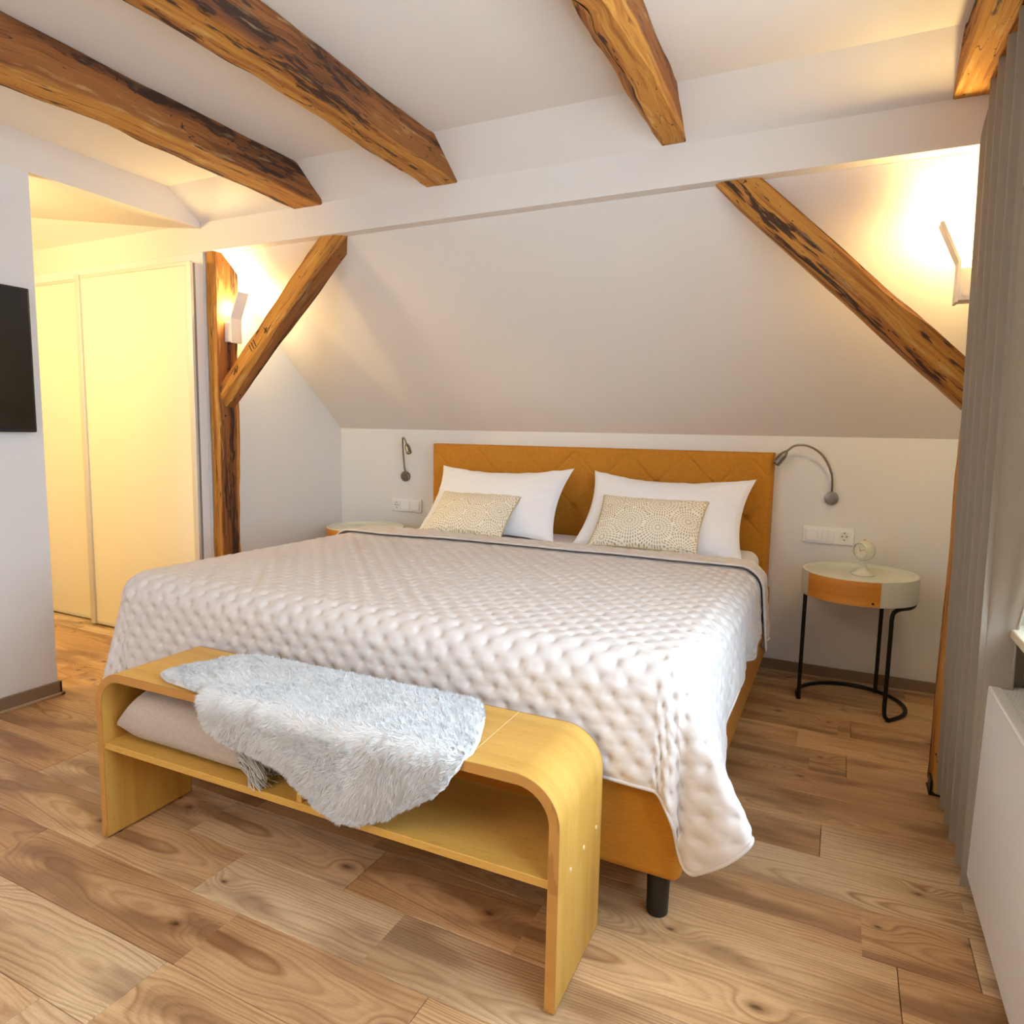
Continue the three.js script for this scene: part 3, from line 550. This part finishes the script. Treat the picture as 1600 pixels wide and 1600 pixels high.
/* ---------- sheepskin on the bench ---------- */
{
  const o = group('sheepskin', BEN, BROT); tag(o, 'fluffy off-white sheepskin draped over the front of the bench', 'sheepskin');
  const TX = [-0.470, -0.462, -0.43, -0.413, -0.396, -0.345, -0.209, 0.1, 0.358, 0.397, 0.439, 0.465, 0.476], TY = [-0.075, -0.105, -0.145, -0.19, -0.232, -0.262, -0.268, -0.268, -0.268, -0.235, -0.150, -0.08, -0.03];
  const BXs = [-0.470, -0.45, -0.425, -0.327, -0.268, -0.25, -0.23, -0.177, -0.075, 0.004, 0.06, 0.115, 0.169, 0.221, 0.289, 0.370, 0.431, 0.446, 0.465, 0.476], BYs = [-0.06, -0.035, -0.022, -0.01, -0.006, 0.045, 0.070, 0.090, 0.101, 0.118, 0.156, 0.188, 0.203, 0.192, 0.158, 0.108, 0.066, 0.038, 0.016, -0.02];
  const tA = x => interp(TX, TY, x), tB = x => interp(BXs, BYs, x), X0 = -0.47, X1 = 0.476, zE = BD / 2, yT = BH + 0.002, R = 0.016;
  // t<0 lies on top, t>0 hangs in front; h = height off the surface
  const place = (x, t, h) => {
    const q = R * Math.PI / 2; let y, z, ny, nz;
    if (t < -q / 2) { y = yT; z = zE + 0.004 - R + (t + q / 2); ny = 1; nz = 0; }
    else if (t < q / 2) { const a = (t + q / 2) / R; y = yT - R + R * Math.cos(a); z = zE + 0.004 - R + R * Math.sin(a); ny = Math.cos(a); nz = Math.sin(a); }
    else { y = yT - R - (t - q / 2); z = zE + 0.004; ny = 0; nz = 1; }
    return [[x, y + ny * h, z + nz * h], [0, ny, nz]];
  };
  const thick = (u, f) => 0.018 * Math.pow(Math.max(0, (1 - (2 * u - 1) ** 6) * (1 - (2 * f - 1) ** 6)), 0.4);
  const top = grid(150, 90, (u, f) => { const x = lerp(X0, X1, u), t = lerp(tA(x), tB(x), f), n = 0.006 * (fbm(x * 16, t * 16, 8, 3) - 0.3); return place(x, t, 0.001 + thick(u, f) * (1 + n * 40))[0]; }, true);
  const bot = grid(150, 90, (u, f) => { const x = lerp(X0, X1, u), t = lerp(tA(x), tB(x), f); return place(x, t, 0.0008)[0]; });
  mk('hide', mergeGeometries([top, bot]), M.fur, o);
  // fur: fine tapering tufts
  const hair = new THREE.ConeGeometry(0.0010, 1, 3, 1, true); hair.translate(0, 0.5, 0);
  const N = 85000, im = new THREE.InstancedMesh(hair, M.hair, N); im.name = 'wool'; im.userData.kind = 'stuff'; im.castShadow = im.receiveShadow = true;
  const r = rng(4), q4 = new THREE.Quaternion(), up = new THREE.Vector3(0, 1, 0), v = new THREE.Vector3(), m4 = new THREE.Matrix4(), col = new THREE.Color();
  for (let i = 0; i < N; i++) {
    const x = lerp(X0, X1, r()), a = tA(x), b = tB(x), edge = r() < 0.16; let f = r(); if (edge) f = r() < 0.7 ? 1 - r() * 0.03 : r() * 0.03;
    const u = (x - X0) / (X1 - X0), t = lerp(a, b, f);
    const [p, n] = place(x, t, thick(u, f) * (1 + 0.24 * (fbm(x * 16, t * 16, 8, 3) - 0.3)) * 0.96);
    const flowA = 6.28 * fbm(x * 7, t * 7, 33, 2), cl = 6.28 * n2(x * 90, t * 90, 35);
    const fx = 0.5 * Math.cos(flowA) + 0.45 * Math.cos(cl) + (u - 0.5) * 0.5, ft = 0.45 * Math.sin(flowA) + 0.45 * Math.sin(cl) + (f - 0.45) * 1.0 + 0.3 * ss(0, 0.1, t);
    // tangent along t: on top +z, in front -y
    v.set(n[0] + fx, n[1] * 0.75 - n[2] * ft, n[2] * 0.75 + n[1] * ft).normalize(); q4.setFromUnitVectors(up, v);
    const L = (0.010 + 0.009 * r()) * (t > 0 ? 1.1 : 0.85), wd = 0.75 + 0.7 * r();
    m4.compose(new THREE.Vector3(...p), q4, new THREE.Vector3(wd, L, wd)); im.setMatrixAt(i, m4);
    const g = 0.86 + 0.16 * fbm(x * 30, t * 30, 51, 2) + 0.08 * (r() - 0.5); col.setRGB(g, g * 0.985, g * 0.965); im.setColorAt(i, col);
  }
  o.add(im);
}

/* ---------- nightstands ---------- */
function nightstand(pos, rot, label, grp) {
  const t = group('round_nightstand', pos, rot); tag(t, label, 'nightstand');
  const Rr = 0.228, yb = 0.482, yt = 0.59;
  const body = new THREE.LatheGeometry([[0, yb], [Rr - 0.003, yb], [Rr, yb + 0.003], [Rr, yt - 0.002], [Rr - 0.002, yt], [Rr - 0.008, yt], [Rr - 0.010, yt - 0.002], [Rr - 0.012, yt - 0.014], [Rr - 0.02, yt - 0.018], [0, yt - 0.018]].map(p => new THREE.Vector2(...p)), 96);
  mk('drum', body, M.lacquer, t);
  // curved wooden drawer front
  const a0 = -1.02, a1 = 0.34;           // angle from +z towards +x
  const dg = (rr) => grid(40, 6, (u, v) => { const a = lerp(a0, a1, u); return [rr * Math.sin(a), lerp(yb + 0.004, yt - 0.004, v), rr * Math.cos(a), u * 0.34, v * 0.1]; });
  const e0 = grid(1, 1, (u, v) => { const rr = lerp(Rr - 0.01, Rr + 0.0022, u), a = a0; return [rr * Math.sin(a), lerp(yb + 0.004, yt - 0.004, v), rr * Math.cos(a)]; }), e1 = grid(1, 1, (u, v) => { const rr = lerp(Rr - 0.01, Rr + 0.0022, u), a = a1; return [rr * Math.sin(a), lerp(yb + 0.004, yt - 0.004, v), rr * Math.cos(a)]; }, true);
  const e2 = grid(40, 1, (u, v) => { const a = lerp(a0, a1, u), rr = lerp(Rr - 0.01, Rr + 0.0022, v); return [rr * Math.sin(a), yt - 0.004, rr * Math.cos(a), u * 0.34, v * 0.01]; }, true);
  const dr = mk('drawer', mergeGeometries([dg(Rr + 0.0022), e0, e1, e2]), M.drawer, t);
  const kc = new THREE.CylinderGeometry(0.0045, 0.005, 0.004, 16); kc.rotateX(Math.PI / 2); const ka = a1 - 0.12; kc.rotateY(ka); kc.translate((Rr + 0.003) * Math.sin(ka), yb + 0.018, (Rr + 0.003) * Math.cos(ka)); mk('finger_hole', kc, M.hole, dr);
  // black tube frame: floor arc, three legs, top arc
  const rf = 0.215, tr = 0.0085, P = (a, y, r = rf) => [r * Math.sin(a), y, r * Math.cos(a)];
  const aL = -1.28, aF = 0.62;            // left leg and front leg; arcs run round the back
  const arc = []; for (let i = 0; i <= 24; i++) { const a = aF + 0.32 + (2 * Math.PI - (aF - aL) - 0.32) * i / 24; arc.push(P(a, 0.0085)); }
  const fl = [P(aF, 0.30), P(aF, 0.12), P(aF, 0.05), P(aF + 0.03, 0.022), P(aF + 0.12, 0.0085), ...arc];
  mk('floor_rail', tube(fl, tr, 220, 12), M.blackMetal, t);
  const ta = []; for (let i = 0; i <= 20; i++) { const a = aF + 0.42 + 1.9 * i / 20; ta.push(P(a, yb - 0.009)); }
  mk('leg', tube([P(aF, 0.29), P(aF, 0.40), P(aF, 0.44), P(aF + 0.03, 0.462), P(aF + 0.14, yb - 0.009), ...ta], tr, 160, 12), M.blackMetal, t);
  mk('leg', tube([P(aL, 0.0085), P(aL, 0.2), P(aL, yb - 0.002)], tr, 40, 12), M.blackMetal, t);
  const aB = 2.62; mk('leg', tube([P(aB, 0.0085), P(aB, 0.2), P(aB, yb - 0.002)], tr, 40, 12), M.blackMetal, t);
  for (const a of [aL, aF + 0.1, aB]) { const c = new THREE.CylinderGeometry(0.010, 0.010, 0.006, 14); c.translate(...P(a, 0.003)); mk('foot_pad', c, M.black, t); }
  return t;
}
nightstand([0.097, 0, 0.275], 0, 'round pale grey nightstand on black tube legs, right of the bed, holding the clock');
nightstand([-2.535, 0, 0.30], -0.25, 'round pale grey nightstand half hidden behind the left side of the bed');
/* ---------- alarm clock ---------- */
{
  const y0 = 0.572, c = group('alarm_clock', [0.11, y0, 0.25], -0.75); tag(c, 'small cream ball shaped alarm clock on a trumpet foot', 'clock');
  mk('foot', new THREE.LatheGeometry([[0, 0], [0.045, 0], [0.046, 0.003], [0.043, 0.006], [0.028, 0.014], [0.016, 0.028], [0.011, 0.045], [0.010, 0.062], [0, 0.062]].map(p => new THREE.Vector2(...p)), 48), M.lacquer, c);
  const R = 0.045, th = 0.92, sp = new THREE.SphereGeometry(R, 48, 32, 0, 2 * Math.PI, th, Math.PI - th); sp.rotateX(Math.PI / 2); sp.translate(0, 0.106, 0); mk('ball_case', sp, M.ball, c);
  const rr = R * Math.sin(th), zz = R * Math.cos(th);
  const tor = new THREE.TorusGeometry(rr, 0.0022, 10, 48); tor.translate(0, 0.106, zz); mk('bezel', tor, M.ball, c);
  const fc = new THREE.CircleGeometry(rr, 40); fc.translate(0, 0.106, zz - 0.006); const f = mk('dial', fc, M.clockFace, c);
  for (let k = 0; k < 12; k++) { const tk = box(-0.0005, 0.0005, rr - 0.007, rr - 0.003, zz - 0.0058, zz - 0.0052); tk.translate(0, 0, 0); tk.rotateZ(k * Math.PI / 6); tk.translate(0, 0.106, 0); mk('hour_mark', tk, M.hole, f); }
  const hand = (len, w, a) => { const g = box(-w, w, -0.004, len, zz - 0.0048, zz - 0.0040); g.rotateZ(a); g.translate(0, 0.106, 0); mk('hand', g, M.brass, f); };
  hand(0.017, 0.0014, 0.5); hand(0.025, 0.0011, -1.2);
  const kn = new THREE.CylinderGeometry(0.004, 0.005, 0.008, 16); kn.translate(0, 0.153, 0); mk('button', kn, M.brass, c);
}
/* ---------- reading lamps ---------- */
function readingLamp(bx, by, pts, headFrom, headTo, label) {
  const o = group('reading_lamp', [bx, by, 0]); tag(o, label, 'reading lamp');
  const b = new THREE.LatheGeometry([[0, 0], [0.03, 0], [0.031, 0.003], [0.031, 0.017], [0.029, 0.020], [0.006, 0.0205], [0, 0.0205]].map(p => new THREE.Vector2(...p)), 48); b.rotateX(Math.PI / 2); mk('wall_base', b, M.steel, o);
  mk('gooseneck', tube(pts, 0.0052, 90, 10), M.steelDark, o);
  const A = new THREE.Vector3(...headFrom), B = new THREE.Vector3(...headTo), d = B.clone().sub(A), L = d.length();
  const hd = new THREE.LatheGeometry([[0, 0], [0.006, 0], [0.009, 0.004], [0.0165, 0.022], [0.0175, 0.028], [0.0175, L - 0.002], [0.0165, L], [0.013, L], [0.0125, L - 0.004], [0, L - 0.006]].map(p => new THREE.Vector2(...p)), 32);
  const q = new THREE.Quaternion().setFromUnitVectors(new THREE.Vector3(0, 1, 0), d.normalize()); hd.applyQuaternion(q); hd.translate(...headFrom); const h = mk('lamp_head', hd, M.steel, o);
  const ln = new THREE.SphereGeometry(0.010, 16, 10); ln.scale(1, 0.4, 1); ln.translate(0, L - 0.006, 0); ln.applyQuaternion(q); ln.translate(...headFrom); mk('lens', ln, M.plastic, h);
}
readingLamp(-2.453, 0.877, [[0, 0.028, 0.012], [0, 0.05, 0.02], [-0.002, 0.12, 0.028], [0.0, 0.20, 0.04], [0.012, 0.238, 0.055], [0.035, 0.232, 0.07], [0.058, 0.20, 0.082]], [0.056, 0.204, 0.081], [0.088, 0.148, 0.10], 'steel gooseneck reading lamp left of the headboard, above the left nightstand');
readingLamp(-0.037, 0.881, [[0, 0.028, 0.012], [0.0, 0.06, 0.022], [-0.008, 0.12, 0.034], [-0.05, 0.20, 0.05], [-0.115, 0.243, 0.07], [-0.17, 0.242, 0.085], [-0.205, 0.214, 0.095]], [-0.203, 0.216, 0.094], [-0.247, 0.155, 0.112], 'steel gooseneck reading lamp arching towards the headboard from the right');
/* ---------- switch and socket frames ---------- */
function panel(x, y, kinds, label) {
  const o = group('switch_panel', [x, y, 0]); tag(o, label, 'switch panel');
  mk('frame', box(-0.1115, 0.1115, -0.0405, 0.0405, 0, 0.010, 0.004), M.plastic, o);
  kinds.forEach((k, i) => {
    const cx = (i - 1) * 0.071;
    if (k === 's' || k === 'd') { const n = k === 'd' ? 2 : 1; for (let j = 0; j < n; j++) { const w = 0.055 / n, g = box(cx - 0.0275 + j * w + 0.0004, cx - 0.0275 + (j + 1) * w - 0.0004, -0.0272, 0.0272, 0.006, 0.0185, 0.0025); mk('rocker', g, M.plastic, o); } }
    else {
      const s = new THREE.Shape(); const a = 0.0275; s.moveTo(cx - a, -a); s.lineTo(cx + a, -a); s.lineTo(cx + a, a); s.lineTo(cx - a, a); s.closePath(); const hl = new THREE.Path(); hl.absarc(cx, 0, 0.0205, 0, Math.PI * 2, true); s.holes.push(hl);
      const g = new THREE.ExtrudeGeometry(s, { depth: 0.006, bevelEnabled: false, curveSegments: 32 }); g.translate(0, 0, 0.009); const so = mk('socket', g, M.plastic, o);
      const dn = new THREE.CircleGeometry(0.0205, 32); dn.translate(cx, 0, 0.0102); mk('socket_well', dn, M.whiteMatt, so);
      for (const [dx, dy] of [[-0.0095, 0], [0.0095, 0]]) { const h = new THREE.CylinderGeometry(0.003, 0.003, 0.002, 14); h.rotateX(Math.PI / 2); h.translate(cx + dx, dy, 0.0106); mk('pin_hole', h, M.hole, so); }
      for (const dy of [-0.0165, 0.0165]) { mk('earth_clip', box(cx - 0.003, cx + 0.003, dy - 0.0025, dy + 0.0025, 0.0102, 0.0135), M.steelDark, so); }
    }
  });
}
panel(-0.0405, 0.702, ['s', 'd', 'o'], 'white triple wall frame with two switches and a socket above the right nightstand');
panel(-2.446, 0.694, ['o', 's', 's'], 'white triple wall frame with socket and switches left of the headboard');

/* ---------- sconces ---------- */
function sconce(x, y, z, sx, label, power = SCONCE) {     // sx = direction away from the post
  const o = group('wall_sconce', [x, y, z]); tag(o, label, 'wall lamp');
  const mir = (x0, x1, ...r) => sx > 0 ? box(x0, x1, ...r) : box(-x1, -x0, ...r);
  mk('mount_box', mir(0, 0.040, 0, 0.10, -0.035, 0.035, 0.003), M.whiteMatt, o);
  const s = new THREE.Shape(); const T = 0.007, K = [[0.040, -0.004], [0.040 + T, -0.004], [0.040 + T, 0.118], [0.040 + T + 0.056, 0.243], [0.040 + 0.056, 0.246], [0.040, 0.120]];
  K.forEach(([a, b], i) => i ? s.lineTo(sx * a, b) : s.moveTo(sx * a, b));
  const g = new THREE.ExtrudeGeometry(s, { depth: 0.066, bevelEnabled: true, bevelSize: 0.0008, bevelThickness: 0.0008, bevelSegments: 1 }); g.translate(0, 0, -0.033); mk('shade_plate', g, M.whiteMatt, o);
  const kc = new THREE.CylinderGeometry(0.009, 0.009, 0.004, 20); kc.rotateX(Math.PI / 2); kc.translate(sx * 0.022, 0.02, 0.036); mk('screw_cap', kc, M.plastic, o);
  const bc = new THREE.CapsuleGeometry(0.011, 0.028, 6, 16); bc.translate(sx * 0.020, 0.128, 0); mk('bulb', bc, M.bulb, o);
  mk('lamp_holder', (() => { const c = new THREE.CylinderGeometry(0.009, 0.011, 0.012, 16); c.translate(sx * 0.020, 0.105, 0); return c; })(), M.plastic, o);
  const l = new THREE.PointLight(new THREE.Color(1, 0.80, 0.36), power, 0, 2); l.position.set(sx * 0.022, 0.158, -0.006); l.castShadow = true; l.shadow.radius = 2.6; o.add(l);
  return o;
}
sconce(-2.894, 1.592, 0.95, 1, 'white angled wall lamp glowing on the left timber post');
sconce(0.329, 1.592, 0.95, -1, 'white angled wall lamp glowing on the right post beside the curtain');

/* ---------- curtain ---------- */
{
  const o = group('curtain', [0.33, 0, 1.3]); tag(o, 'long pleated taupe curtain gathered at the right window', 'curtain');
  const ztab = [1.045, 1.155, 1.268, 1.385, 1.512, 1.625];
  const lead = y => interp([0, 0.55, 0.70, 0.9, 1.1, 2.2], [1.545, 1.55, 1.60, 1.74, 1.86, 1.95], y);
  const xc = y => interp([0, 0.35, 1.3, 2.16], [0.362, 0.355, 0.333, 0.315], y);
  const plan = (u, y) => {
    const n = 5, k = u * 6.0;                // five pleats, then the flat leading panel
    const sq = interp([0, 1.3, 2.2], [0.88, 1, 1], y);
    if (k < n) { const i = Math.floor(k), f = k - i, z = lerp(ztab[i], ztab[i + 1], f - 0.10 * Math.sin(2 * Math.PI * f));
      return [xc(y) + 0.036 - 0.052 * Math.cos(2 * Math.PI * f) + 0.004 * (fbm(y * 1.2, i * 5, 3, 2) - 0.5), 1.045 + (z - 1.045) * sq]; }
    const f = k - n, z0 = 1.045 + (1.625 - 1.045) * sq, z1 = Math.max(lead(y), z0 + 0.012);
    return [xc(y) - 0.004 + 0.06 * Math.pow(f, 1.7) - 0.006 * Math.sin(f * 9) * f, lerp(z0, z1, f)];
  };
  const g = grid(360, 90, (u, v) => { const y = lerp(0.012, 2.20, v), [x, z] = plan(u, y); return [x - 0.33, y, z - 1.3, u * 1.6, y]; }, true);
  mk('drape', g, M.curtain, o);
  const hem = []; for (let i = 0; i <= 200; i++) { const y = lerp(0.012, 2.2, i / 200), [x, z] = plan(1, y); hem.push([x - 0.33, y, z - 1.3]); } mk('side_hem', tube(hem, 0.003, 200, 6), M.curtain, o);
}
{ const rl = mk('curtain_rail', box(0.405, 0.43, 2.245, 2.285, 1.25, 3.4, 0.003), M.white); tag(rl, 'white curtain rail under the ceiling above the right window', 'curtain rail'); }
/* ---------- radiator and sill ---------- */
{
  const o = group('radiator', [0.41, 0, 2.25]); tag(o, 'white panel radiator with slotted top under the window at right', 'radiator');
  const X = 0.41, Z = 2.25, x0 = 0.358, x1 = 0.465, z0 = 1.556, z1 = 3.1, y0 = 0.045, y1 = 0.562;
  mk('front_panel', box(x0 - X, x0 + 0.012 - X, y0, y1 - 0.002, z0 - Z, z1 - Z, 0.004), M.rad, o);
  mk('back_panel', box(x1 - 0.012 - X, x1 - X, y0, y1 - 0.01, z0 - Z, z1 - Z, 0.004), M.rad, o);
  mk('side_cover', box(x0 + 0.004 - X, x1 - X, y0 + 0.01, y1 - 0.004, z0 - Z, z0 + 0.006 - Z, 0.002), M.rad, o);
  mk('side_cover', box(x0 + 0.004 - X, x1 - X, y0 + 0.01, y1 - 0.004, z1 - 0.006 - Z, z1 - Z, 0.002), M.rad, o);
  const G = [box(x0 - X, x0 + 0.028 - X, y1 - 0.012, y1, z0 - Z, z1 - Z, 0.005), box(x1 - 0.014 - X, x1 - X, y1 - 0.012, y1, z0 - Z, z1 - Z, 0.003)];
  for (let z = z0 + 0.012; z < z1 - 0.01; z += 0.0105) G.push(box(x0 + 0.026 - X, x1 - 0.012 - X, y1 - 0.010, y1 - 0.001, z - Z, z + 0.0055 - Z));
  mk('top_grille', mergeGeometries(G.map(g => g.index ? g.toNonIndexed() : g)), M.rad, o);
  mk('fins', box(x0 + 0.03 - X, x1 - 0.03 - X, y0 + 0.03, y1 - 0.04, z0 + 0.03 - Z, z1 - 0.03 - Z), M.shadowGap, o);
  for (const z of [z0 + 0.2, z1 - 0.2]) mk('leg', mergeGeometries([box(0.40 - X, 0.425 - X, 0.0, y0 + 0.05, z - Z, z + 0.02 - Z, 0.002), box(0.385 - X, 0.44 - X, 0, 0.006, z - 0.01 - Z, z + 0.03 - Z, 0.002)]), M.rad, o);
}
struct(mk('trim_sill', box(0.388, XR + 0.09, 0.69, 0.713, 1.50, 3.3, 0.004), M.sill));

/* ---------- room lamps ---------- */
function addedCeilingLamp(x, y, z, w, d, inten, color, label) {  // added lamp out of view, put in as fill light
  const o = group('added_ceiling_lamp', [x, y, z]); tag(o, label, 'added fill lamp');
  mk('housing', box(-w / 2 - 0.01, w / 2 + 0.01, -0.03, 0, -d / 2 - 0.01, d / 2 + 0.01, 0.006), M.white, o);
  mk('diffuser', box(-w / 2, w / 2, -0.034, -0.029, -d / 2, d / 2), M.lampFace, o);
  const l = new THREE.RectAreaLight(color, inten, w, d); l.position.set(0, -0.037, 0); l.rotation.x = -Math.PI / 2; o.add(l);
}
addedCeilingLamp(-1.1, H, 4.2, 0.9, 0.9, CEIL_FILL, new THREE.Color(1, 0.80, 0.56), 'square white fill lamp added on the ceiling behind the camera, out of view');
{
  const o = group('pendant_lamp', [-3.7, 1.88, 2.35]); tag(o, 'round white pendant lamp hanging in the corridor before the wardrobe', 'pendant lamp');
  const gl = new THREE.SphereGeometry(0.09, 32, 20); mk('globe', gl, M.globe, o);
  const cd = new THREE.CylinderGeometry(0.004, 0.004, 0.255, 8); cd.translate(0, 0.2165, 0); mk('cord', cd, M.white, o);
  const cp = new THREE.CylinderGeometry(0.022, 0.03, 0.03, 20); cp.translate(0, 0.098, 0); mk('cap', cp, M.white, o);
  const l = new THREE.PointLight(new THREE.Color(1, 0.78, 0.36), CORRIDOR, 0, 2); l.castShadow = true; l.shadow.radius = 4; o.add(l);
}

renderer.render(scene, camera);
